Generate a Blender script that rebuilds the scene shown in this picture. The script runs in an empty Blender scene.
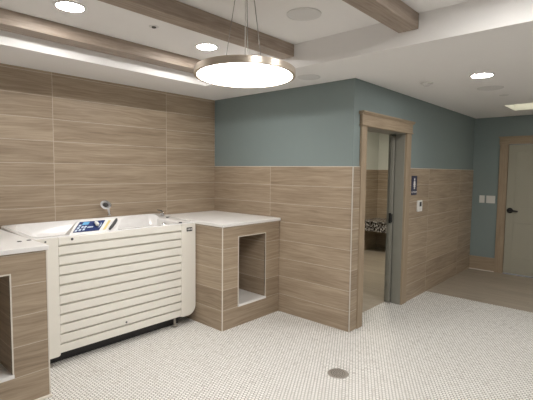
import bpy, bmesh, math, random
from mathutils import Vector, Matrix

random.seed(4)
SC = bpy.context.scene
COL = SC.collection

# ------------------------------------------------------------------ camera
F_PX, YAW, PITCH, ROLL, EYE = 414.74, 0.735, -0.07, 0.011, 1.602
fw = Vector((math.cos(YAW) * math.cos(PITCH), math.sin(YAW) * math.cos(PITCH), math.sin(PITCH)))
rt = Vector((math.sin(YAW), -math.cos(YAW), 0))
up = rt.cross(fw)
r2 = rt * math.cos(ROLL) + up * math.sin(ROLL)
u2 = up * math.cos(ROLL) - rt * math.sin(ROLL)
cd = bpy.data.cameras.new('camera')
cam = bpy.data.objects.new('camera', cd)
COL.objects.link(cam)
cd.sensor_width = 36.0
cd.lens = F_PX * 36.0 / 533.0
cd.clip_start = 0.05
m3 = Matrix((r2, u2, -fw)).transposed()
cam.matrix_world = Matrix.Translation((0, 0, EYE)) @ m3.to_4x4()
SC.camera = cam

# ------------------------------------------------------------------ world, exposure
w = bpy.data.worlds.new('world')
SC.world = w
w.use_nodes = True
w.node_tree.nodes['Background'].inputs[0].default_value = (0.8, 0.85, 0.9, 1)
w.node_tree.nodes['Background'].inputs[1].default_value = 0.05
SC.view_settings.view_transform = 'Standard'
SC.view_settings.look = 'None'
SC.view_settings.gamma = 1
SC.view_settings.use_curve_mapping = False
SC.view_settings.exposure = 1.67
# lamp lens strengths (all lamps are emitting lenses built further down)
E_DOWN = 53.0        # recessed downlights in tray and soffit
E_PEND = 7.0         # pendant diffuser
E_PANEL = 0.34        # square light well at the end of the hall
E_BATH = 42.0
WARM = (1.0, 0.975, 0.945)
PENDC = (1.0, 0.975, 0.94)

# ------------------------------------------------------------------ node helpers
class NT:
    def __init__(s, name, rough=0.5, spec=0.5, metal=0.0):
        s.m = bpy.data.materials.new(name); s.m.use_nodes = True
        s.t = s.m.node_tree; s.n = s.t.nodes; s.l = s.t.links
        s.b = s.n['Principled BSDF']
        s.b.inputs['Roughness'].default_value = rough
        s.b.inputs['Specular IOR Level'].default_value = spec
        s.b.inputs['Metallic'].default_value = metal
    def put(s, sock, v):
        if isinstance(v, (int, float)): sock.default_value = v
        elif isinstance(v, tuple): sock.default_value = v
        else: s.l.new(v, sock)
    def M(s, op, a, b=None, c=None):
        n = s.n.new('ShaderNodeMath'); n.operation = op
        s.put(n.inputs[0], a)
        if b is not None: s.put(n.inputs[1], b)
        if c is not None: s.put(n.inputs[2], c)
        return n.outputs[0]
    def xyz(s, x, y, z):
        n = s.n.new('ShaderNodeCombineXYZ')
        s.put(n.inputs[0], x); s.put(n.inputs[1], y); s.put(n.inputs[2], z)
        return n.outputs[0]
    def pos(s):
        g = s.n.new('ShaderNodeNewGeometry'); p = s.n.new('ShaderNodeSeparateXYZ')
        s.l.new(g.outputs['Position'], p.inputs[0])
        return p.outputs[0], p.outputs[1], p.outputs[2]
    def noise(s, vec, scale=1, detail=4, rough=0.55, dist=0.0):
        n = s.n.new('ShaderNodeTexNoise')
        s.put(n.inputs['Vector'], vec)
        n.inputs['Scale'].default_value = scale; n.inputs['Detail'].default_value = detail
        n.inputs['Roughness'].default_value = rough; n.inputs['Distortion'].default_value = dist
        return n.outputs['Fac']
    def white(s, vec):
        n = s.n.new('ShaderNodeTexWhiteNoise'); n.noise_dimensions = '3D'
        s.put(n.inputs['Vector'], vec)
        return n.outputs['Value']
    def mix(s, f, a, b):
        n = s.n.new('ShaderNodeMix'); n.data_type = 'RGBA'
        s.put(n.inputs[0], f)
        s.put(n.inputs[6], a + (1,) if isinstance(a, tuple) else a)
        s.put(n.inputs[7], b + (1,) if isinstance(b, tuple) else b)
        return n.outputs[2]
    def ramp(s, f, stops):
        n = s.n.new('ShaderNodeValToRGB'); s.put(n.inputs[0], f)
        e = n.color_ramp.elements
        while len(e) < len(stops): e.new(0.5)
        for i, (p, c) in enumerate(stops): e[i].position = p; e[i].color = c + (1,)
        return n.outputs[0]
    def bump(s, h, strength=0.3, dist=0.002):
        n = s.n.new('ShaderNodeBump'); n.inputs['Strength'].default_value = strength
        n.inputs['Distance'].default_value = dist
        s.l.new(h, n.inputs['Height']); s.l.new(n.outputs[0], s.b.inputs['Normal'])
    def base(s, c): s.put(s.b.inputs['Base Color'], c + (1,) if isinstance(c, tuple) else c)

def plain(name, c, rough=0.5, metal=0.0, spec=0.5, mott=0.03, scale=30):
    k = NT(name, rough, spec, metal)
    x, y, z = k.pos()
    f = k.noise(k.xyz(x, y, z), scale, 3)
    a = tuple(max(0, v * (1 - mott)) for v in c); b = tuple(min(1, v * (1 + mott)) for v in c)
    k.base(k.mix(f, a, b))
    return k.m

def glow(name, c, strength):
    k = NT(name, 0.4)
    k.base((0.9, 0.9, 0.9))
    k.put(k.b.inputs['Emission Color'], c + (1,))
    k.b.inputs['Emission Strength'].default_value = strength
    return k.m

PITCHZ = 0.2065
def plank_tile(name, axis, u0, ul, dark, light, grout, floor=False, pitch=PITCHZ, rough=0.42, gw=0.0022, v0=0.0):
    """wood look porcelain planks: grain along the plank, light grout joints"""
    k = NT(name, rough, 0.4)
    x, y, z = k.pos()
    u = {'x': x, 'y': y, 'xy': k.M('ADD', x, y)}[axis]
    v = z if not floor else (y if axis == 'x' else x)
    a = k.M('DIVIDE', k.M('SUBTRACT', u, u0), ul)
    b = k.M('DIVIDE', k.M('SUBTRACT', v, v0), pitch)
    if floor:
        a = k.M('ADD', a, k.M('MULTIPLY', k.M('FLOOR', b), 0.37))
    ia, fa, ib, fb = k.M('FLOOR', a), k.M('FRACT', a), k.M('FLOOR', b), k.M('FRACT', b)
    ea = k.M('MULTIPLY', k.M('MINIMUM', fa, k.M('SUBTRACT', 1.0, fa)), ul)
    eb = k.M('MULTIPLY', k.M('MINIMUM', fb, k.M('SUBTRACT', 1.0, fb)), pitch)
    e = k.M('MINIMUM', ea, eb)
    g = k.M('LESS_THAN', e, gw)
    r = k.white(k.xyz(ia, ib, 3.7))
    o = k.M('MULTIPLY', r, 37.0)
    warp = k.noise(k.xyz(k.M('ADD', k.M('MULTIPLY', u, 1.6), o), k.M('MULTIPLY', v, 6.0), r), 1.0, 3)
    vv = k.M('ADD', k.M('MULTIPLY', v, 60.0), k.M('MULTIPLY', warp, 6.0))
    grain = k.noise(k.xyz(k.M('ADD', k.M('MULTIPLY', u, 2.2), o), vv, o), 1.0, 6, 0.62)
    broad = k.noise(k.xyz(k.M('ADD', k.M('MULTIPLY', u, 1.2), o), k.M('MULTIPLY', v, 9.0), o), 1.0, 3)
    f = k.M('ADD', k.M('ADD', k.M('MULTIPLY', grain, 0.75), k.M('MULTIPLY', broad, 0.35)), k.M('MULTIPLY', k.M('SUBTRACT', r, 0.5), 0.10))
    col = k.ramp(f, [(0.36, dark), (0.54, tuple((p + q) / 2 for p, q in zip(dark, light))), (0.72, light)])
    k.base(k.mix(g, col, grout))
    k.bump(k.M('ADD', k.M('MULTIPLY', grain, 0.25), k.M('MULTIPLY', k.M('SUBTRACT', 1.0, g), 1.0)), 0.25, 0.0015)
    return k.m

def timber(name, axis, dark, light, rough=0.5):
    k = NT(name, rough, 0.35)
    x, y, z = k.pos()
    L = {'x': x, 'y': y, 'z': z}[axis]
    A, B = {'x': (y, z), 'y': (x, z), 'z': (x, y)}[axis]
    wv = k.noise(k.xyz(k.M('MULTIPLY', L, 1.5), k.M('MULTIPLY', A, 8), k.M('MULTIPLY', B, 8)), 1, 2)
    gr = k.noise(k.xyz(k.M('MULTIPLY', L, 3.0), k.M('ADD', k.M('MULTIPLY', A, 70), k.M('MULTIPLY', wv, 5)),
                       k.M('ADD', k.M('MULTIPLY', B, 70), k.M('MULTIPLY', wv, 5))), 1, 5, 0.6)
    k.base(k.ramp(k.M('ADD', k.M('MULTIPLY', gr, 0.8), k.M('MULTIPLY', wv, 0.2)), [(0.3, dark), (0.7, light)]))
    k.bump(gr, 0.12, 0.001)
    return k.m

def mosaic(name, s=0.0275):
    k = NT(name, 0.6, 0.25)
    x, y, z = k.pos()
    R3 = math.sqrt(3)
    px = k.M('DIVIDE', y, s); py = k.M('DIVIDE', x, s * R3)
    def cell(off):
        ax, ay = k.M('ADD', px, off), k.M('ADD', py, off)
        fx = k.M('ABSOLUTE', k.M('SUBTRACT', k.M('FRACT', ax), 0.5))
        fy = k.M('ABSOLUTE', k.M('MULTIPLY', k.M('SUBTRACT', k.M('FRACT', ay), 0.5), R3))
        d = k.M('MAXIMUM', fx, k.M('ADD', k.M('MULTIPLY', fx, 0.5), k.M('MULTIPLY', fy, 0.866)))
        return d, k.white(k.xyz(k.M('FLOOR', ax), k.M('FLOOR', ay), off + 1.3))
    d1, r1 = cell(0.0); d2, r2_ = cell(0.5)
    d = k.M('MINIMUM', d1, d2)
    pick = k.M('LESS_THAN', d2, d1)
    r = k.M('ADD', r1, k.M('MULTIPLY', pick, k.M('SUBTRACT', r2_, r1)))
    vein = k.noise(k.xyz(x, y, z), 38, 4, 0.65)
    big = k.noise(k.xyz(x, y, z), 3.0, 3)
    f = k.M('ADD', k.M('MULTIPLY', k.M('POWER', r, 3.0), 0.5), k.M('MULTIPLY', k.M('SUBTRACT', vein, 0.5), 1.3))
    f = k.M('ADD', f, k.M('MULTIPLY', k.M('SUBTRACT', big, 0.5), 0.25))
    col = k.ramp(f, [(0.0, (0.86, 0.845, 0.81)), (0.45, (0.75, 0.73, 0.69)), (0.95, (0.47, 0.45, 0.415))])
    g = k.M('GREATER_THAN', d, 0.425)
    k.base(k.mix(g, col, (0.19, 0.175, 0.155)))
    k.bump(k.M('SUBTRACT', 1.0, g), 0.2, 0.001)
    return k.m

def brushed(name, c, rough=0.3):
    k = NT(name, rough, 0.5, 1.0)
    x, y, z = k.pos()
    n = k.noise(k.xyz(k.M('MULTIPLY', x, 4), k.M('MULTIPLY', y, 4), k.M('MULTIPLY', z, 300)), 1, 2)
    k.base(k.mix(n, tuple(v * 0.85 for v in c), tuple(min(1, v * 1.1) for v in c)))
    return k.m

TD, TL, TG = (0.265, 0.198, 0.137), (0.475, 0.378, 0.275), (0.60, 0.52, 0.42)
M = dict(
    tile_back=plank_tile('wood_tile_back', 'x', 1.572, 1.256, TD, TL, TG),
    tile_right=plank_tile('wood_tile_right', 'y', 3.165, 1.256, TD, TL, TG),
    tile_hall=plank_tile('wood_tile_hall', 'x', 5.52, 1.256, TD, TL, TG),
    tile_box=plank_tile('wood_tile_counter', 'xy', 0.0, 80.0, TD, TL, TG),
    tile_bath=plank_tile('wood_tile_bathroom', 'xy', 0.3, 1.256, TD, TL, TG),
    floor_hall=plank_tile('wood_tile_hall_floor', 'y', 0.2, 1.2, (0.31, 0.26, 0.20), (0.43, 0.37, 0.295), (0.33, 0.28, 0.215), floor=True),
    mosaic=mosaic('white_hexagon_mosaic'),
    white=plain('ceiling_white_paint', (0.925, 0.91, 0.895), 0.85, spec=0.2, mott=0.01, scale=6),
    green=plain('sage_green_paint', (0.25, 0.305, 0.30), 0.6, spec=0.3, mott=0.02, scale=8),
    cream=plain('bathroom_cream_paint', (0.66, 0.66, 0.60), 0.7, spec=0.3, mott=0.02, scale=8),
    beam=timber('beam_wood', 'x', (0.28, 0.22, 0.175), (0.46, 0.38, 0.31)),
    trim_z=timber('oak_trim_upright', 'z', (0.30, 0.228, 0.158), (0.45, 0.355, 0.25)),
    trim_x=timber('oak_trim_level', 'x', (0.30, 0.228, 0.158), (0.45, 0.355, 0.25)),
    trim_y=timber('oak_trim_cross', 'y', (0.30, 0.228, 0.158), (0.45, 0.355, 0.25)),
    quartz=plain('pale_quartz', (0.90, 0.885, 0.865), 0.35, mott=0.04, scale=60),
    edge=plain('pale_edge_strip', (0.78, 0.73, 0.65), 0.4),
    jamb=plain('grey_green_enamel', (0.30, 0.29, 0.25), 0.45, mott=0.015),
    leaf=plain('taupe_door_enamel', (0.40, 0.385, 0.31), 0.45, mott=0.015),
    tub=plain('cream_gelcoat', (0.86, 0.835, 0.765), 0.28, mott=0.01),
    tubw=plain('white_gelcoat', (0.88, 0.865, 0.85), 0.2, mott=0.01),
    black=plain('black_plastic', (0.015, 0.015, 0.016), 0.4),
    dark=plain('dark_grey_plastic', (0.06, 0.06, 0.06), 0.45),
    navy=plain('navy_label', (0.012, 0.03, 0.14), 0.3),
    plum=plain('dark_blue_sign', (0.035, 0.038, 0.085), 0.35),
    lcd=plain('pale_blue_screen', (0.16, 0.45, 0.75), 0.2),
    btn=plain('pale_button', (0.62, 0.72, 0.85), 0.35),
    wht=plain('white_plastic', (0.80, 0.79, 0.76), 0.4),
    yel=plain('pale_yellow_plastic', (0.78, 0.64, 0.28), 0.4),
    chrome=plain('chrome', (0.75, 0.76, 0.78), 0.12, 1.0),
    nickel=brushed('brushed_nickel', (0.66, 0.58, 0.49), 0.3),
    steel=plain('worn_drain_metal', (0.40, 0.37, 0.33), 0.5, 0.5, mott=0.25, scale=60),
    hole=plain('dark_hole', (0.02, 0.02, 0.02), 0.7),
    grille=plain('painted_speaker_grille', (0.76, 0.75, 0.735), 0.8, spec=0.2, mott=0.05, scale=200),
    wire=plain('steel_wire', (0.35, 0.33, 0.31), 0.35, 0.9),
    down=glow('downlight_lens', WARM, E_DOWN),
    pend=glow('pendant_diffuser', PENDC, E_PEND),
    panel=glow('light_well_diffuser', (1.0, 0.97, 0.72), E_PANEL),
    bathl=glow('bathroom_light_lens', (1.0, 0.93, 0.8), E_BATH),
)
def granite():
    k = NT('speckled_granite', 0.25)
    x, y, z = k.pos()
    f = k.noise(k.xyz(x, y, z), 30, 5, 0.7)
    k.base(k.ramp(f, [(0.45, (0.02, 0.02, 0.02)), (0.52, (0.12, 0.10, 0.09)), (0.60, (0.75, 0.73, 0.70))]))
    return k.m
M['granite'] = granite()

# ------------------------------------------------------------------ mesh helpers
def box(bm, x0, x1, y0, y1, z0, z1, bev=0.0, seg=2):
    r = bmesh.ops.create_cube(bm, size=1.0)
    for v in r['verts']:
        v.co = Vector((x0 + (v.co.x + .5) * (x1 - x0), y0 + (v.co.y + .5) * (y1 - y0), z0 + (v.co.z + .5) * (z1 - z0)))
    if bev:
        es = list({e for v in r['verts'] for e in v.link_edges})
        bmesh.ops.bevel(bm, geom=es, offset=bev, segments=seg, affect='EDGES', profile=0.5)

def frame_to(p, q):
    d = (Vector(q) - Vector(p)); L = d.length
    return Matrix.Translation((Vector(p) + Vector(q)) / 2) @ d.to_track_quat('Z', 'Y').to_matrix().to_4x4(), L

def rod(bm, p, q, r, r2=None, seg=20, bev=0.0):
    mt, L = frame_to(p, q)
    g = bmesh.ops.create_cone(bm, cap_ends=True, segments=seg, radius1=r, radius2=r if r2 is None else r2, depth=L, matrix=mt)
    return g['verts']

def lathe(bm, c, prof, seg=48, axis='z'):
    """revolve (r, h) pairs about an axis through c"""
    rings = []
    for r, h in prof:
        ring = []
        if r < 1e-6:
            ring = [bm.verts.new(ax_pt(c, 0, 0, h, axis))]
        else:
            for i in range(seg):
                a = 2 * math.pi * i / seg
                ring.append(bm.verts.new(ax_pt(c, r * math.cos(a), r * math.sin(a), h, axis)))
        rings.append(ring)
    for A, B in zip(rings, rings[1:]):
        if len(A) == 1 and len(B) == 1: continue
        for i in range(seg):
            j = (i + 1) % seg
            if len(A) == 1: bm.faces.new((A[0], B[i], B[j]))
            elif len(B) == 1: bm.faces.new((A[i], B[0], A[j]))
            else: bm.faces.new((A[i], B[i], B[j], A[j]))
    bmesh.ops.recalc_face_normals(bm, faces=bm.faces[:])

def ax_pt(c, a, b, h, axis):
    if axis == 'z': return (c[0] + a, c[1] + b, c[2] + h)
    if axis == 'y': return (c[0] + a, c[1] + h, c[2] + b)
    return (c[0] + h, c[1] + a, c[2] + b)

def prism(bm, pts, vec):
    """extrude a closed 3-D outline by vec"""
    a = [bm.verts.new(p) for p in pts]
    b = [bm.verts.new(Vector(p) + Vector(vec)) for p in pts]
    n = len(pts)
    bm.faces.new(a); bm.faces.new(b[::-1])
    for i in range(n):
        bm.faces.new((a[i], b[i], b[(i + 1) % n], a[(i + 1) % n]))
    bmesh.ops.recalc_face_normals(bm, faces=bm.faces[:])

def tube(bm, pts, r, seg=12):
    rings = []
    for i, p in enumerate(pts):
        p = Vector(p)
        t = (Vector(pts[min(i + 1, len(pts) - 1)]) - Vector(pts[max(i - 1, 0)])).normalized()
        q = t.to_track_quat('Z', 'Y')
        rr = r[i] if isinstance(r, (list, tuple)) else r
        rings.append([bm.verts.new(p + q @ Vector((rr * math.cos(2 * math.pi * k / seg), rr * math.sin(2 * math.pi * k / seg), 0))) for k in range(seg)])
    for A, B in zip(rings, rings[1:]):
        for k in range(seg):
            bm.faces.new((A[k], A[(k + 1) % seg], B[(k + 1) % seg], B[k]))
    bm.faces.new(rings[0][::-1]); bm.faces.new(rings[-1])
    bmesh.ops.recalc_face_normals(bm, faces=bm.faces[:])

ORG = {}
def obj(name, bm, mat, parent=None, smooth=False, org=None):
    if parent is not None:
        o0 = ORG[parent.name]
    elif org is not None:
        o0 = Vector(org)
    else:
        xs = [v.co for v in bm.verts]
        o0 = Vector(((min(c.x for c in xs) + max(c.x for c in xs)) / 2, (min(c.y for c in xs) + max(c.y for c in xs)) / 2, min(c.z for c in xs)))
    bmesh.ops.translate(bm, verts=bm.verts[:], vec=-o0)
    me = bpy.data.meshes.new(name); bm.to_mesh(me); bm.free()
    mats = mat if isinstance(mat, list) else [mat]
    for q in mats: me.materials.append(q)
    if smooth:
        for p in me.polygons: p.use_smooth = True
        me.set_sharp_from_angle(angle=math.radians(38))
    o = bpy.data.objects.new(name, me); COL.objects.link(o)
    if parent is not None: o.parent = parent
    else: o.location = o0
    ORG[o.name] = o0
    return o

def thing(name, label, cat, loc, group=None):
    o = bpy.data.objects.new(name, None); COL.objects.link(o)
    o.location = loc; o.empty_display_size = 0.1
    ORG[o.name] = Vector(loc)
    o['label'] = label; o['category'] = cat
    if group: o['group'] = group
    return o

def tag(o, label, cat, group=None):
    o['label'] = label; o['category'] = cat
    if group: o['group'] = group
    return o

def struct(o, label, cat):
    o['kind'] = 'structure'; o['label'] = label; o['category'] = cat
    return o

def dup(root, loc, label):
    r = root.copy(); COL.objects.link(r); r.location = loc; r['label'] = label
    for ch in list(root.children):
        c = ch.copy(); COL.objects.link(c); c.parent = r
        for g in list(ch.children):
            d = g.copy(); COL.objects.link(d); d.parent = c
    return r

B = bmesh.new
def boxes(*bs, bev=0.0):
    bm = B()
    for b in bs: box(bm, *b, bev=bev)
    return bm

# ------------------------------------------------------------------ sizes read off the photograph (metres)
YT, XG, YO, XF = 4.14, 3.565, 2.091, 7.44      # tub wall, green wall, hall wall, far wall
H, TH, WN = 2.50, 2.705, 1.652                 # soffit, tray, wainscot heights
TX, TY = 2.90, 3.512                           # tray edges
TK = 0.012                                     # tile thickness
LX, FY = -1.6, -2.4                            # room sides behind the camera
YH0, YH1 = YO + TK, 2.305                      # hall wall faces
OX0, OX1, OZ = 3.790, 4.765, 2.072             # pocket door opening
BX, BY = 8.10, 4.15                            # bathroom far corner

# ------------------------------------------------------------------ floor
bm = boxes((LX, 5.56, FY, YO, -0.1, 0), (OX0, OX1, YO, 2.285, -0.1, 0), (LX, XG + TK, YO, YT, -0.1, 0))
fl = struct(obj('floor', bm, M['mosaic']), 'white and grey small hexagon mosaic tile floor', 'floor')
obj('hall_floor_planks', boxes((5.56, XF, FY, YO, -0.1, 0)), M['floor_hall'], fl)
obj('bathroom_floor_planks', boxes((XG + 0.14, BX, 2.305, BY, -0.1, 0), (OX0, OX1, 2.285, 2.305, -0.1, 0)), M['floor_hall'], fl)

# ------------------------------------------------------------------ ceiling: soffit ring round a raised tray
PX0, PX1, PY0, PY1 = 6.17, 6.80, 0.79, 1.42    # square light well
C1 = 2.85
bm = boxes((LX, TX, TY, YT, H, C1), (LX, TX, FY, -1.7, H, C1), (LX, -1.0, -1.7, TY, H, C1),
           (TX, PX0, FY, YO + 0.0, H, C1), (TX, XG, YO, YT, H, C1), (PX1, XF, FY, YO, H, C1),
           (PX0, PX1, FY, PY0, H, C1), (PX0, PX1, PY1, YO, H, C1),
           (-1.0, TX, -1.7, TY, TH, C1), (PX0, PX1, PY0, PY1, H + 0.13, C1))
ce = struct(obj('ceiling', bm, M['white']), 'white ceiling with a raised tray above the tub area', 'ceiling')
obj('bathroom_ceiling', boxes((XG + 0.14, BX, 2.305, BY, H, C1)), M['white'], ce)

# ------------------------------------------------------------------ walls
wb = struct(obj('wall_back', boxes((LX, XG + 0.14, YT + TK, YT + 0.14, 0, C1)), M['white']), 'back wall behind the tub covered in wood look tile up to the ceiling', 'wall')
obj('wall_tile', boxes((LX, XG, YT, YT + TK, 0, H)), M['tile_back'], wb)

wr = struct(obj('wall_right', boxes((XG + TK, XG + 0.14, YO + TK, YT + TK, 0, C1)), M['green']), 'sage green wall above wood look tile beside the tub alcove', 'wall')
obj('wainscot', boxes((XG, XG + TK, YO, YT, 0, WN)), M['tile_right'], wr)
obj('corner_strip', boxes((XG - 0.001, XG + 0.006, YO - 0.001, YO + 0.006, 0, WN)), M['edge'], wr)
obj('wainscot_cap', boxes((XG - 0.0005, XG + TK + 0.0005, YO + 0.006, YT, WN, WN + 0.004)), M['edge'], wr)

bm = boxes((XG + 0.14, OX0, YH0, YH1, 0, C1), (OX1, BX, YH0, YH0 + 0.115, 0, C1), (OX1, BX, YH0 + 0.170, YH1, 0, C1),
           (OX0, OX1, YH0, YH1, OZ, C1))
wh = struct(obj('wall_hall', bm, M['green']), 'sage green hall wall with wood look tile wainscot and pocket door opening', 'wall')
obj('wainscot', boxes((XG, OX0 - 0.085, YO, YH0, 0, WN), (4.89, XF, YO, YH0, 0, WN)), M['tile_hall'], wh)
obj('wainscot_cap', boxes((XG + TK, OX0 - 0.085, YO - 0.0005, YH0, WN, WN + 0.004), (4.89, XF, YO - 0.0005, YH0, WN, WN + 0.004)), M['edge'], wh)

DY0, DY1 = 0.665, 1.585                         # far door leaf
bm = boxes((XF, XF + 0.12, DY1 + 0.02, YO + TK, 0, C1), (XF, XF + 0.12, FY, DY0 - 0.02, 0, C1), (XF, XF + 0.12, DY0 - 0.02, DY1 + 0.02, 2.075, C1))
struct(obj('wall_far', bm, M['green']), 'sage green wall at the far end of the hall', 'wall')
struct(obj('wall_left', boxes((LX - 0.12, LX, FY, YT + 0.14, 0, C1)), M['white']), 'unseen wall left of the tub room, made off-white to bounce light', 'wall')  # out of view; pale colour chosen for more bounce light
struct(obj('wall_front', boxes((LX, XF + 0.12, FY - 0.12, FY, 0, C1)), M['white']), 'unseen wall opposite the tub, made off-white to bounce light', 'wall')  # out of view as well, kept pale so it bounces light back

bm = boxes((XG + 0.14, BX + 0.12, BY + TK, BY + 0.12, 0, C1), (BX + TK, BX + 0.12, YH1, BY + TK, 0, C1))
wq = struct(obj('wall_bathroom', bm, M['cream']), 'cream bathroom walls seen through the pocket door', 'wall')
obj('wainscot', boxes((XG + 0.14, BX, BY, BY + TK, 0, WN), (BX, BX + TK, YH1, BY, 0, WN)), M['tile_bath'], wq)

# ------------------------------------------------------------------ ceiling beams
for i, (y0, y1, lab) in enumerate([
        (3.345, TY, 'wood grained ceiling beam running along the tray edge nearest the tub wall'),
        (2.315, 2.455, 'wood grained ceiling beam crossing the tray behind the round pendant'),
        (1.212, 1.358, 'wood grained ceiling beam at the upper right with a lit side')]):
    tag(obj('ceiling_beam', boxes((-1.0, TX, y0, y1, 2.6, TH), bev=0.003), M['beam'], org=(0.95, (y0 + y1) / 2, 2.6)), lab, 'beam')

# ------------------------------------------------------------------ pocket door, casing and jambs
d1 = bpy.data.objects.new('door_1', None); COL.objects.link(d1); d1.location = (4.3, 2.2, 0); ORG['door_1'] = Vector((4.3, 2.2, 0))
struct(d1, 'pocket door slid into the hall wall, oak casing with a capped header', 'door')
obj('casing', boxes((3.703, 3.806, YO - 0.012, YH0, 0, 2.064), bev=0.003), M['trim_z'], d1)
obj('casing', boxes((4.759, 4.888, YO - 0.012, YH0, 0, 2.064), bev=0.003), M['trim_z'], d1)
bm = boxes((3.690, 4.892, YO - 0.020, YH0, 2.064, 2.172), bev=0.002)
box(bm, 3.682, 4.900, YO - 0.030, YH0, 2.060, 2.072, bev=0.003)
obj('header', bm, M['trim_x'], d1)
bm = B()
prism(bm, [(3.672, YH0, 2.172), (3.672, YO - 0.024, 2.172), (3.672, YO - 0.034, 2.185), (3.672, YO - 0.045, 2.192), (3.672, YO - 0.045, 2.204), (3.672, YH0, 2.204)], (1.238, 0, 0))
obj('header_cap', bm, M['trim_x'], d1)
# jambs: near and far halves, the leaf slides between them
obj('jamb', boxes((4.752, 4.765, YH0, YH0 + 0.112, 0, OZ - 0.015), bev=0.002), M['jamb'], d1)
obj('jamb', boxes((4.752, 4.765, YH0 + 0.172, YH1, 0, OZ - 0.015), bev=0.002), M['jamb'], d1)
obj('jamb', boxes((OX0, OX0 + 0.015, YH0, YH1, 0, OZ - 0.015), bev=0.002), M['jamb'], d1)
obj('head_jamb', boxes((OX0, OX1, YH0, YH1, OZ - 0.015, OZ)), M['jamb'], d1)
lf = obj('door_leaf', boxes((4.722, 5.60, YH0 + 0.122, YH0 + 0.162, 0.008, 2.04), bev=0.002), M['jamb'], d1)
bm = boxes((4.7150, 4.7222, YH0 + 0.128, YH0 + 0.156, 0.985, 1.110), bev=0.003)
box(bm, 4.7150, 4.738, YH0 + 0.118, YH0 + 0.1225, 0.995, 1.100, bev=0.002)
obj('edge_pull', bm, M['black'], lf)

# ------------------------------------------------------------------ far door
d2 = bpy.data.objects.new('door_2', None); COL.objects.link(d2); d2.location = (XF, 1.125, 0); ORG['door_2'] = Vector((XF, 1.125, 0))
struct(d2, 'closed taupe two panel door with black lever at the end of the hall', 'door')
bm = B()
X0 = XF + 0.012
box(bm, X0 + 0.012, X0 + 0.044, DY0, DY1, 0.01, 2.056)
for y0, y1, z0, z1 in [(DY0, DY0 + 0.11, 0.01, 2.056), (DY1 - 0.11, DY1, 0.01, 2.056),
                       (DY0 + 0.11, DY1 - 0.11, 1.948, 2.056), (DY0 + 0.11, DY1 - 0.11, 0.825, 1.065), (DY0 + 0.11, DY1 - 0.11, 0.01, 0.263)]:
    box(bm, X0, X0 + 0.0125, y0, y1, z0, z1, bev=0.003)
l2 = obj('door_leaf', bm, M['leaf'], d2)
bm = B()
lathe(bm, (X0, 1.53, 1.018), [(0, -0.020), (0.032, -0.020), (0.044, -0.010), (0.044, 0)], 32, 'x')
obj('rosette', bm, M['black'], l2, True)
bm = B()
tube(bm, [(X0 - 0.018, 1.53, 1.018), (X0 - 0.05, 1.53, 1.018), (X0 - 0.056, 1.515, 1.018), (X0 - 0.056, 1.46, 1.016), (X0 - 0.054, 1.41, 1.012)], [0.015, 0.015, 0.016, 0.014, 0.011])
obj('lever_handle', bm, M['black'], l2, True)
obj('casing', boxes((XF - 0.018, XF, DY1 + 0.005, 1.708, 0, 2.062), bev=0.003), M['trim_z'], d2)
obj('casing', boxes((XF - 0.018, XF, 0.54, DY0 - 0.005, 0, 2.062), bev=0.003), M['trim_z'], d2)
bm = boxes((XF - 0.022, XF, 0.53, 1.718, 2.062, 2.165), bev=0.002)
box(bm, XF - 0.034, XF, 0.518, 1.730, 2.165, 2.185, bev=0.004)
obj('header', bm, M['trim_y'], d2)
obj('jamb', boxes((XF, XF + 0.10, DY1 + 0.004, DY1 + 0.02, 0, 2.062)), M['trim_z'], d2)
obj('jamb', boxes((XF, XF + 0.10, DY0 - 0.02, DY0 - 0.004, 0, 2.062)), M['trim_z'], d2)
struct(obj('baseboard_far', boxes((XF - 0.014, XF, 1.708, YO, 0.012, 0.225), bev=0.003), M['trim_y']), 'oak baseboard on the far green wall', 'baseboard')
struct(obj('trim_1', boxes((XF - 0.022, XF, 1.708, YO, 0, 0.012), bev=0.002), M['edge']), 'thin pale strip under the oak baseboard', 'trim')

# ------------------------------------------------------------------ tiled counters with an open niche each
def counter(x0, x1, n0, n1, z0, z1, label, wlabel, strips):
    y0, y1 = 3.02, YT - 0.003
    loc = ((x0 + x1) / 2, (y0 + y1) / 2, 0)
    t = thing('tiled_counter', label, 'counter', loc, 'tiled counters beside the tub')
    zt, dp = 1.045, 3.62
    bm = boxes((x0, n0, y0, y1, 0, zt), (n1, x1, y0, y1, 0, zt), (n0, n1, y0, y1, 0, z0 - 0.018), (n0, n1, y0, y1, z1, zt), (n0, n1, dp, y1, z0 - 0.018, z1))
    bmesh.ops.remove_doubles(bm, verts=bm.verts[:], dist=1e-5)
    obj('tiled_body', bm, M['tile_box'], t)
    s, p = 0.009, 0.003
    bm = boxes((n0 - s, n0, y0 - p, y0 + 0.01, z0, z1 + s), (n1, n1 + s, y0 - p, y0 + 0.01, z0, z1 + s), (n0, n1, y0 - p, y0 + 0.01, z1, z1 + s))
    obj('niche_trim', bm, M['edge'], t)
    obj('niche_sill', boxes((n0 - s, n1 + s, y0 - 0.012, y0, z0 - 0.022, z0), (n0, n1, y0, dp, z0 - 0.018, z0)), M['quartz'], t)
    for xs in strips:
        obj('corner_strip', boxes((xs - 0.004, xs + 0.004, y0 - 0.003, y0 + 0.005, 0, zt)), M['edge'], t)
    wk = obj('worktop', boxes((x0 - 0.012, x1 if x1 > 3 else x1 + 0.008, y0 - 0.022, y1, zt, zt + 0.032), bev=0.004), M['quartz'])
    tag(wk, wlabel, 'worktop', 'pale stone worktops')
    return t
counter(2.702, XG - 0.003, 2.925, 3.328, 0.225, 0.925, 'wood look tiled counter with open niche, right of the tub against the green wall',
        'pale stone worktop on the counter to the right of the tub', [2.705])
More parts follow.
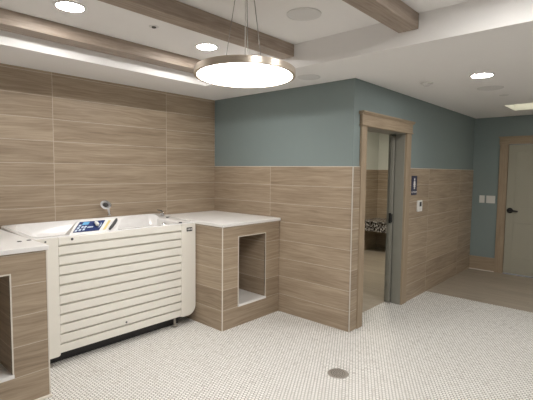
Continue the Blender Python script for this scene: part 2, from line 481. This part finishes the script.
lc = counter(0.10, 1.085, 0.40, 0.852, 0.235, 0.905, 'wood look tiled counter with open niche at the left edge beside the tub',
        'pale stone worktop at the left edge with two small dark plugs in it', [1.082])
obj('base_strip', boxes((0.10, 1.09, 2.995, 3.017, 0, 0.016), bev=0.003), M['edge'], lc)
for x, y in ((0.998, 3.285), (1.066, 3.300)):
    bm = B(); lathe(bm, (x, y, 1.0772), [(0, 0.004), (0.012, 0.004), (0.017, 0.0)], 20)
    tag(obj('cable_plug', bm, M['dark'], None, True), 'small dark round plug set in the left worktop, ' + ('left' if x < 1.03 else 'right') + ' one of the two', 'plug', 'plugs in the left worktop')

# ------------------------------------------------------------------ walk-in tub
TX0, TX1, TF, TB = 1.106, 2.692, 3.43, 4.128
tub = thing('walk_in_tub', 'cream walk-in bath tub with a slatted front door between the two tiled counters', 'bathtub', ((TX0 + TX1) / 2, 3.78, 0))
def rr_loop(x0, x1, y0, y1, r, n=8):
    pts = []
    for cx, cy, a0 in ((x1 - r, y0 + r, -90), (x1 - r, y1 - r, 0), (x0 + r, y1 - r, 90), (x0 + r, y0 + r, 180)):
        for i in range(n + 1):
            a = math.radians(a0 + 90 * i / n)
            pts.append((cx + r * math.cos(a), cy + r * math.sin(a)))
    return pts
def rise(x, y):
    t = max(0.0, min(1.0, (y - 3.90) / 0.12)); t = t * t * (3 - 2 * t)
    s = 0.040 + 0.030 * math.sin(math.pi * max(0, min(1, (x - TX0) / (TX1 - TX0))))
    return t * s
bm = B()
loops = []
def add_loop(x0, x1, y0, y1, r, z, lift=True):
    loops.append([bm.verts.new((x, y, z + (rise(x, y) if lift else 0))) for x, y in rr_loop(x0, x1, y0, y1, r)])
add_loop(TX0 + .02, TX1 - .02, TF + .075, TB, .03, 0.14, False)
add_loop(TX0, TX1, TF + .062, TB, .03, 0.20, False)
add_loop(TX0, TX1, TF + .062, TB, .03, 1.0538, False)
add_loop(TX0, TX1, TF + .004, TB, .03, 1.0540)
add_loop(TX0 + .006, TX1 - .006, TF + .010, TB - .006, .03, 1.060)
add_loop(TX0 + .07, TX1 - .10, TF + .075, TB - .085, .10, 1.060)
add_loop(TX0 + .085, TX1 - .115, TF + .09, TB - .10, .10, 1.048)
add_loop(TX0 + .22, TX1 - .14, TF + .105, TB - .17, .10, 0.90, False)
add_loop(TX0 + .55, TX1 - .28, TF + .13, TB - .34, .09, 0.42, False)
add_loop(TX0 + .62, TX1 - .33, TF + .16, TB - .38, .07, 0.36, False)
for A, Bq in zip(loops, loops[1:]):
    n = len(A)
    for i in range(n): bm.faces.new((A[i], A[(i + 1) % n], Bq[(i + 1) % n], Bq[i]))
bm.faces.new(loops[0][::-1]); bm.faces.new(loops[-1])
bmesh.ops.recalc_face_normals(bm, faces=bm.faces[:])
shell = obj('tub_shell', bm, M['tubw'], tub, True)
# front frame: posts, bottom rail and top band round the door, rounded lower corners
def rounded_panel(bm, x0, x1, z0, z1, rl, rr, ya, yb, tl=0.006, tr=0.006):
    pts = []
    def arc(cx, cz, r, a0, n=8):
        for i in range(n + 1):
            a = math.radians(a0 + 90 * i / n); pts.append((cx + r * math.cos(a), ya, cz + r * math.sin(a)))
    arc(x1 - rr, z0 + rr, rr, -90); arc(x1 - tr, z1 - tr, tr, 0); arc(x0 + tl, z1 - tl, tl, 90); arc(x0 + rl, z0 + rl, rl, 180)
    prism(bm, pts, (0, yb - ya, 0))
bm = B(); rounded_panel(bm, 2.512, TX1, 0.092, 1.052, 0.008, 0.095, TF - 0.006, TF + 0.05, tr=0.02)
bmesh.ops.bevel(bm, geom=[e for e in bm.edges if all(abs(v.co.y - (TF - 0.006)) < 1e-4 for v in e.verts)], offset=0.004, segments=2, affect='EDGES')
endp = obj('end_panel', bm, M['tub'], tub, True)
bm = B(); rounded_panel(bm, TX0, 1.318, 0.080, 1.052, 0.02, 0.02, TF - 0.006, TF + 0.05)
bmesh.ops.bevel(bm, geom=[e for e in bm.edges if all(abs(v.co.y - (TF - 0.006)) < 1e-4 for v in e.verts)], offset=0.004, segments=2, affect='EDGES')
obj('end_panel', bm, M['tub'], tub, True)
# slatted door: one profile of stepped slats run along x
prof = [(TF + 0.055, 0.102), (TF + 0.006, 0.102), (TF, 0.108)]
zs = [0.1745 + 0.0807 * i for i in range(11)]
for zc in zs:
    prof += [(TF, zc - 0.004), (TF + 0.030, zc - 0.004), (TF + 0.030, zc + 0.001), (TF + 0.016, zc + 0.001), (TF - 0.001, zc + 0.015)]
prof += [(TF + 0.002, 1.046), (TF + 0.008, 1.053), (TF + 0.055, 1.053)]
bm = B()
prism(bm, [(1.319, y, z) for y, z in prof], (2.511 - 1.319, 0, 0))
door = obj('slatted_door', bm, M['tub'], tub)
bm = B()
for zc in zs:
    box(bm, 1.3195, 1.334, TF - 0.004, TF + 0.010, zc + 0.006, zc + 0.071, bev=0.004)
obj('slat_end', bm, M['tub'], door)
for x, z in ((1.43, 1.028), (1.90, 0.206)):
    bm = B(); lathe(bm, (x, TF + 0.001, z), [(0, -0.007), (0.008, -0.006), (0.011, 0.0)], 16, 'y')
    obj('screw_cap', bm, M['dark'], door, True)
bm = B(); lathe(bm, (1.222, TF - 0.005, 1.030), [(0, -0.006), (0.006, -0.005), (0.008, 0.0)], 16, 'y')
obj('screw_cap', bm, M['dark'], tub, True)
obj('display', boxes((2.575, 2.645, TF - 0.010, TF - 0.005, 0.975, 1.015), bev=0.002), M['black'], endp)
bm = B()
for i in range(3):
    box(bm, 2.585 + i * 0.02, 2.598 + i * 0.02, TF - 0.0108, TF - 0.0098, 0.988, 1.004)
obj('display_digits', bm, M['grille'], endp)
# dark base and feet
obj('base_frame', boxes((TX0 + 0.05, TX1 - 0.16, TF + 0.09, TB - 0.05, 0.004, 0.139)), M['black'], tub)
for x in (1.24, 2.46):
    for y in (TF + 0.045, TB - 0.02):
        bm = B(); lathe(bm, (x, y, 0), [(0, 0), (0.032, 0), (0.032, 0.012), (0.012, 0.022), (0.012, 0.14), (0, 0.14)], 20)
        obj('foot', bm, M['steel'], tub, True)
# control pod on the front rim
bm = B()
prism(bm, [(1.415, TF + 0.012, 1.055), (1.415, TF + 0.02, 1.070), (1.415, TF + 0.070, 1.160), (1.415, TF + 0.080, 1.164), (1.415, TF + 0.10, 1.150), (1.415, TF + 0.115, 1.055)], (0.425, 0, 0))
for v in bm.verts:                      # ends ramp down into the rim
    if v.co.z > 1.10: v.co.x += 0.088 if v.co.x < 1.6 else 0.07
bmesh.ops.bevel(bm, geom=bm.edges[:], offset=0.004, segments=2, affect='EDGES')
pod = obj('control_pod', bm, M['tubw'], tub, True)
PA, PB = Vector((0, TF + 0.0215, 1.073)), Vector((0, TF + 0.0675, 1.156))
PN = (PB - PA).cross(Vector((1, 0, 0))).normalized()
if PN.y > 0: PN = -PN
def pp(s, t, h=0.0, xo=1.440, wd=0.225):
    return PA.lerp(PB, t) + Vector((xo + 0.085 * t + wd * s, 0, 0)) + PN * h
def quad(bm, s0, s1, t0, t1, h0, h1, **k):
    prism(bm, [pp(s0, t0, h0, **k), pp(s1, t0, h0, **k), pp(s1, t1, h0, **k), pp(s0, t1, h0, **k)], PN * (h1 - h0))
bm = B(); quad(bm, 0, 1, 0.03, 0.97, 0.0004, 0.003); pan = obj('keypad', bm, M['navy'], pod)
bm = B(); quad(bm, .16, .40, .66, .92, .003, .0042); obj('screen', bm, M['lcd'], pan)
for s, t in ((.10, .62), (.10, .40), (.24, .46), (.08, .18), (.21, .22), (.35, .24), (.35, .46)):
    bm = B(); quad(bm, s - .042, s + .042, t - .08, t + .08, .003, .005); obj('button', bm, M['btn'], pan)
bm = B(); quad(bm, .44, .66, .36, .46, .003, .004); obj('marking', bm, M['btn'], pan)
bm = B(); tube(bm, [pp(.60, .80, .012), pp(.66, .74, .016), pp(.76, .55, .018), pp(.82, .42, .014)], [.009, .015, .018, .012]); obj('dial', bm, M['wht'], pan, True)
bm = B(); tube(bm, [pp(.90, .30, .004), pp(.94, .5, .004), pp(.90, .72, .004)], [.003, .004, .003]); obj('dial_mark', bm, M['btn'], pan, True)
bm = B(); quad(bm, 1.14, 1.25, .05, .90, 0.0004, .004); obj('slider', bm, M['yel'], pod)
bm = B(); tube(bm, [pp(1.42, -0.02, .008), pp(1.44, .2, .014), pp(1.46, .5, .016), pp(1.47, .8, .014), pp(1.46, .95, .008)], [.009, .013, .014, .013, .009]); obj('grip', bm, M['dark'], pod, True)
# tap, outlet and hole at the right end
bm = B(); lathe(bm, (2.655, 3.97, 1.075), [(0, 0), (0.024, 0), (0.024, 0.012), (0.018, 0.018), (0.017, 0.045), (0.014, 0.055), (0, 0.058)], 24)
tube(bm, [(2.655, 3.97, 1.118), (2.620, 3.94, 1.128), (2.590, 3.91, 1.120)], [0.011, 0.010, 0.008])
tap = obj('tap', bm, M['chrome'], tub, True)
bm = B(); tube(bm, [(2.655, 3.97, 1.128), (2.645, 3.975, 1.145), (2.605, 4.0, 1.155)], [0.007, 0.006, 0.004]); obj('tap_lever', bm, M['dark'], tap, True)
bm = B(); lathe(bm, (2.650, 3.86, 1.062), [(0, 0.022), (0.016, 0.022), (0.02, 0.016), (0.02, 0)], 20); obj('knob', bm, M['black'], tub, True)
bm = B(); lathe(bm, (2.560, 3.80, 1.005), [(0, -0.030), (0.020, -0.028), (0.030, -0.012), (0.030, 0.002)], 24, 'x'); ov = obj('overflow', bm, M['chrome'], tub, True)
bm = B(); lathe(bm, (2.548, 3.845, 0.985), [(0, -0.03), (0.013, -0.028), (0.013, 0.01)], 16, 'x'); obj('overflow_knob', bm, M['black'], ov, True)
bm = B(); lathe(bm, (2.535, 3.470, 1.060), [(0, 0.012), (0.014, 0.011), (0.018, 0)], 16); obj('deck_cap', bm, M['black'], tub, True)
# hand shower standing in its socket on the back rim
hs = thing('hand_shower', 'chrome hand shower standing in a socket on the back rim of the tub', 'shower head', (2.072, 4.06, 1.128))
bm = B(); lathe(bm, (2.072, 4.06, 1.128), [(0, 0), (0.020, 0), (0.020, 0.008), (0.013, 0.014), (0.012, 0.03), (0, 0.03)], 24); obj('socket', bm, M['chrome'], hs, True)
bm = B(); tube(bm, [(2.072, 4.06, 1.155), (2.066, 4.06, 1.19), (2.055, 4.056, 1.22), (2.032, 4.040, 1.248)], [0.013, 0.014, 0.014, 0.015]); hd = obj('handle', bm, M['chrome'], hs, True)
bm = B(); lathe(bm, (0, 0, 0), [(0, 0.016), (0.026, 0.013), (0.050, 0.0), (0.053, -0.008), (0.047, -0.011), (0.034, -0.011), (0.032, -0.009), (0, -0.009)], 32)
bmesh.ops.rotate(bm, verts=bm.verts[:], cent=(0, 0, 0), matrix=Vector((0, 0, -1)).rotation_difference(Vector((-0.50, -0.62, -0.45))).to_matrix())
bmesh.ops.translate(bm, verts=bm.verts[:], vec=(2.018, 4.02, 1.245))
hh = obj('spray_head', bm, M['chrome'], hs, True)
bm = B(); lathe(bm, (0, 0, 0), [(0, -0.0125), (0.026, -0.0125), (0.028, -0.0095), (0, -0.0095)], 32)
bmesh.ops.rotate(bm, verts=bm.verts[:], cent=(0, 0, 0), matrix=Vector((0, 0, -1)).rotation_difference(Vector((-0.50, -0.62, -0.45))).to_matrix())
bmesh.ops.translate(bm, verts=bm.verts[:], vec=(2.018, 4.02, 1.245))
obj('spray_plate', bm, M['dark'], hh, True)

# ------------------------------------------------------------------ round pendant
PC = Vector((1.811, 1.825, 2.172)); PR = 0.307
pd = thing('ring_pendant', 'large round pendant lamp with brushed nickel rim hanging on three thin wires', 'pendant lamp', (PC.x, PC.y, PC.z))
TILT = Matrix.Rotation(math.radians(1.7), 3, (-0.707, 0.707, 0))     # it hangs very slightly out of level
def lean(bm):
    bmesh.ops.rotate(bm, verts=bm.verts[:], cent=PC, matrix=TILT); return bm
bm = B(); lathe(bm, PC, [(PR - 0.018, 0.004), (PR - 0.018, 0.0), (PR, 0.0), (PR, 0.036), (PR - 0.004, 0.040), (PR - 0.03, 0.040), (PR - 0.03, 0.034)], 96)
rim = obj('rim', lean(bm), M['nickel'], pd, True)
bm = B(); lathe(bm, PC, [(0, 0.002), (PR - 0.0185, 0.002), (PR - 0.0185, 0.010), (0, 0.010)], 96); obj('diffuser', lean(bm), M['pend'], pd, True)
bm = B(); lathe(bm, PC, [(0, 0.034), (PR - 0.031, 0.034), (PR - 0.031, 0.039), (0, 0.039)], 96); obj('top_plate', lean(bm), M['nickel'], pd, True)
bm = B(); lathe(bm, (PC.x, PC.y, TH - 0.03), [(0, 0), (0.069, 0), (0.075, 0.006), (0.075, 0.029), (0, 0.029)], 40); obj('canopy', bm, M['nickel'], pd, True)
for a in (80, 200, -40):
    d = Vector((0.671, -0.741, 0)) * math.cos(math.radians(a)) + Vector((-0.741, -0.671, 0)) * math.sin(math.radians(a))
    bm = B(); rod(bm, PC + TILT @ (d * 0.142 + Vector((0, 0, 0.039))), PC + d * 0.062 + Vector((0, 0, TH - 0.03 - PC.z)), 0.0022, seg=8)
    obj('wire', bm, M['wire'], pd)
bm = B(); rod(bm, PC + Vector((0, 0, 0.039)), (PC.x, PC.y, TH - 0.03), 0.0026, seg=8); obj('power_cord', bm, M['wht'], pd)

# ------------------------------------------------------------------ recessed downlights
DR = 0.098
def downlight(x, y, z, label):
    t = thing('downlight', label, 'ceiling light', (x, y, z - 0.008), 'recessed round downlights')
    bm = B(); lathe(bm, (x, y, z - 0.008), [(DR - 0.012, 0.004), (DR - 0.010, 0.0), (DR + 0.006, 0.003), (DR + 0.008, 0.0075), (DR - 0.012, 0.0075)], 40)
    obj('trim_ring', bm, M['wht'], t, True)
    bm = B(); lathe(bm, (x, y, z - 0.008), [(0, 0.003), (DR - 0.0125, 0.003), (DR - 0.0125, 0.0075), (0, 0.0075)], 40)
    obj('lens', bm, M['down'], t, True)
    return t
p0 = downlight(1.249, 2.95, TH, 'bright round downlight in the raised tray at the top left corner')
for x, y, z, lab in [(2.445, 2.95, TH, 'bright round downlight in the raised tray just left above the pendant'),
                     (4.187, 1.141, H, 'bright round downlight in the lower ceiling of the hall'),
                     (1.249, 0.52, TH, 'round downlight in the raised tray above the camera, left of a pair'),
                     (2.27, 0.52, TH, 'round downlight in the raised tray above the camera, right of a pair'),
                     (5.75, -0.35, H, 'unseen round downlight added beyond the right edge to brighten the far hall'),  # added lamp out of view, lifts the dim far end of the hall
                     (4.187, -0.95, H, 'unseen round downlight added in the lower ceiling at the near end of the hall')]:  # extra lamp out of view, added for more light on the hall side
    dup(p0, (x, y, z - 0.008), lab)

# ------------------------------------------------------------------ small ceiling fittings
def grille(x, y, z, r, label):
    t = thing('ceiling_speaker', label, 'speaker', (x, y, z - 0.007), 'flush ceiling speakers')
    bm = B(); lathe(bm, (x, y, z - 0.007), [(r - 0.008, 0.002), (r - 0.006, 0.0), (r, 0.002), (r, 0.0065), (r - 0.008, 0.0065)], 48); obj('bezel', bm, M['grille'], t, True)
    bm = B(); lathe(bm, (x, y, z - 0.007), [(0, 0.001), (r - 0.0085, 0.002), (r - 0.0085, 0.0065), (0, 0.0065)], 48); obj('grille', bm, M['grille'], t, True)
grille(2.392, 1.827, TH, 0.122, 'flush round grey speaker in the raised tray right of the pendant wires')
grille(4.87, 1.24, H, 0.125, 'flush round grey speaker in the hall ceiling behind the downlight')
grille(3.25, 2.41, H, 0.11, 'flush pale round disc in the lower ceiling right beside the pendant rim')  # faint round patch on the soffit, built with the same grille shape
sp = thing('sprinkler', 'small recessed sprinkler head between the two tray downlights', 'sprinkler', (1.846, 2.86, TH - 0.012))
bm = B(); lathe(bm, (1.846, 2.86, TH - 0.004), [(0.018, 0.0), (0.036, 0.0), (0.038, 0.0035), (0.018, 0.0035)], 32); obj('escutcheon', bm, M['grille'], sp, True)
bm = B(); lathe(bm, (1.846, 2.86, TH - 0.012), [(0, 0), (0.014, 0.0), (0.017, 0.004), (0.017, 0.0115), (0, 0.0115)], 24); obj('sprinkler_head', bm, M['dark'], sp, True)
sd = thing('smoke_detector', 'small white dome detector on the hall ceiling above the pocket door', 'detector', (4.214, 1.655, H - 0.03))
bm = B(); lathe(bm, (4.214, 1.655, H - 0.012), [(0, 0), (0.055, 0.0), (0.06, 0.004), (0.06, 0.0115), (0, 0.0115)], 36); obj('mounting_plate', bm, M['wht'], sd, True)
bm = B(); lathe(bm, (4.214, 1.655, H - 0.032), [(0, 0), (0.022, 0.002), (0.034, 0.010), (0.036, 0.0195), (0, 0.0195)], 32); obj('dome', bm, M['grille'], sd, True)
bm = B(); lathe(bm, (5.399, 1.229, H - 0.006), [(0, 0), (0.045, 0.001), (0.05, 0.0055), (0, 0.0055)], 28)
tag(obj('sprinkler_cover', bm, M['grille'], None, True), 'small flat round sprinkler cover near the square light well', 'sprinkler')
lw = thing('square_ceiling_light', 'square recessed ceiling light with pale yellow glow at the far end of the hall', 'ceiling light', ((PX0 + PX1) / 2, (PY0 + PY1) / 2, H))
q = 0.004
obj('frame', boxes((PX0 + q, PX0 + 0.02, PY0 + q, PY1 - q, H - 0.004, H + 0.128), (PX1 - 0.02, PX1 - q, PY0 + q, PY1 - q, H - 0.004, H + 0.128),
                   (PX0 + 0.02, PX1 - 0.02, PY0 + q, PY0 + 0.02, H - 0.004, H + 0.128), (PX0 + 0.02, PX1 - 0.02, PY1 - 0.02, PY1 - q, H - 0.004, H + 0.128)), M['wht'], lw)
obj('diffuser', boxes((PX0 + 0.0205, PX1 - 0.0205, PY0 + 0.0205, PY1 - 0.0205, H + 0.095, H + 0.105)), M['panel'], lw)

# bathroom: light and granite-fronted shelf
bl = thing('downlight', 'round ceiling light inside the bathroom', 'ceiling light', (6.3, 3.2, H - 0.01))
bm = B(); lathe(bm, (6.3, 3.2, H - 0.01), [(0, 0), (0.14, 0), (0.15, 0.009), (0, 0.009)], 36); obj('lens', bm, M['bathl'], bl, True)
gs = thing('granite_shelf', 'black and white speckled granite shelf in the far bathroom corner', 'shelf', (7.80, 3.87, 0.42))
obj('top_slab', boxes((7.42, BX - 0.002, 3.60, BY - 0.002, 0.610, 0.635), bev=0.004), M['granite'], gs)
obj('apron', boxes((7.44, 7.47, 3.60, BY - 0.002, 0.43, 0.605), bev=0.003), M['granite'], gs)
obj('bracket', boxes((7.90, BX - 0.002, 3.64, 3.67, 0.44, 0.605)), M['steel'], gs)
obj('bracket', boxes((7.60, 7.66, 3.64, 3.68, 0.34, 0.605)), M['steel'], gs)

# ------------------------------------------------------------------ hall wall fittings
sg = thing('restroom_sign', 'dark blue restroom sign with white figure on the hall wall', 'sign', (5.03, YO, 1.32))
obj('plate', boxes((4.950, 5.110, YO - 0.007, YO, 1.325, 1.562), bev=0.003), M['plum'], sg)
yb = YO - 0.0085
bm = B()
lathe(bm, (5.03, yb, 1.517), [(0, 0), (0.014, 0), (0.014, 0.0015), (0, 0.0015)], 20, 'y')
prism(bm, [(5.012, yb, 1.498), (5.048, yb, 1.498), (5.062, yb, 1.450), (5.050, yb, 1.446), (5.060, yb, 1.425), (5.044, yb, 1.425), (5.044, yb, 1.398), (5.033, yb, 1.398), (5.033, yb, 1.422), (5.027, yb, 1.422), (5.027, yb, 1.398), (5.016, yb, 1.398), (5.016, yb, 1.425), (5.000, yb, 1.425), (5.010, yb, 1.446), (4.998, yb, 1.450)], (0, 0.0015, 0))
obj('pictogram', bm, M['wht'], sg)
tc = bpy.data.curves.new('sign_lettering', 'FONT'); tc.body = 'RESTROOM'; tc.size = 0.031; tc.extrude = 0.0006; tc.align_x = 'CENTER'
to = bpy.data.objects.new('lettering_source', tc); COL.objects.link(to)
bpy.context.view_layer.update()
me = bpy.data.meshes.new_from_object(to.evaluated_get(bpy.context.evaluated_depsgraph_get()))
bpy.data.objects.remove(to)
me.materials.clear(); me.materials.append(M['wht'])
lt = bpy.data.objects.new('lettering', me); COL.objects.link(lt); lt.parent = sg
lt.rotation_euler = (math.pi / 2, 0, 0); lt.location = (0, -0.0078, 0.030)

th = thing('thermostat', 'small white wall thermostat with dark screen beneath the restroom sign', 'thermostat', (5.20, YO, 1.10))
obj('housing', boxes((5.135, 5.265, YO - 0.024, YO, 1.110, 1.250), bev=0.006), M['wht'], th)
obj('screen', boxes((5.170, 5.230, YO - 0.026, YO - 0.0235, 1.175, 1.232), bev=0.001), M['black'], th)
obj('button', boxes((5.170, 5.196, YO - 0.0265, YO - 0.0235, 1.135, 1.152), (5.204, 5.230, YO - 0.0265, YO - 0.0235, 1.135, 1.152), bev=0.001), M['grille'], th)

def switch(y0, y1, label, rockers):
    t = thing('light_switch', label, 'light switch', (XF, (y0 + y1) / 2, 1.125), 'white switch plates on the far green wall')
    obj('plate', boxes((XF - 0.007, XF, y0, y1, 1.118, 1.240), bev=0.003), M['wht'], t)
    for r in rockers:
        obj('rocker', boxes((XF - 0.011, XF - 0.0065, r - 0.017, r + 0.017, 1.146, 1.212), bev=0.002), M['wht'], t)
switch(1.900, 1.980, 'narrow single white switch plate, nearer the room corner of the two', [1.94])
switch(1.745, 1.875, 'wide double white switch plate next to the far door casing', [1.787, 1.833])

# ------------------------------------------------------------------ floor drain
dr = thing('floor_drain', 'round metal floor drain set in the mosaic floor', 'drain', (2.765, 1.71, 0.0))
bm = B(); lathe(bm, (2.765, 1.71, 0.0), [(0.070, 0.0035), (0.082, 0.003), (0.085, 0.0005), (0.070, 0.0005)], 48); obj('drain_rim', bm, M['steel'], dr, True)
bm = B(); lathe(bm, (2.765, 1.71, 0.0005), [(0, 0), (0.0698, 0), (0.0698, 0.002), (0, 0.002)], 48); gr = obj('strainer', bm, M['steel'], dr)
bm = B()
for r, n in ((0.018, 6), (0.036, 12), (0.054, 18)):
    for i in range(n):
        a = 2 * math.pi * i / n
        rod(bm, (2.765 + r * math.cos(a), 1.71 + r * math.sin(a), 0.0024), (2.765 + r * math.cos(a), 1.71 + r * math.sin(a), 0.0029), 0.0042, seg=10)
obj('drain_holes', bm, M['hole'], gr)
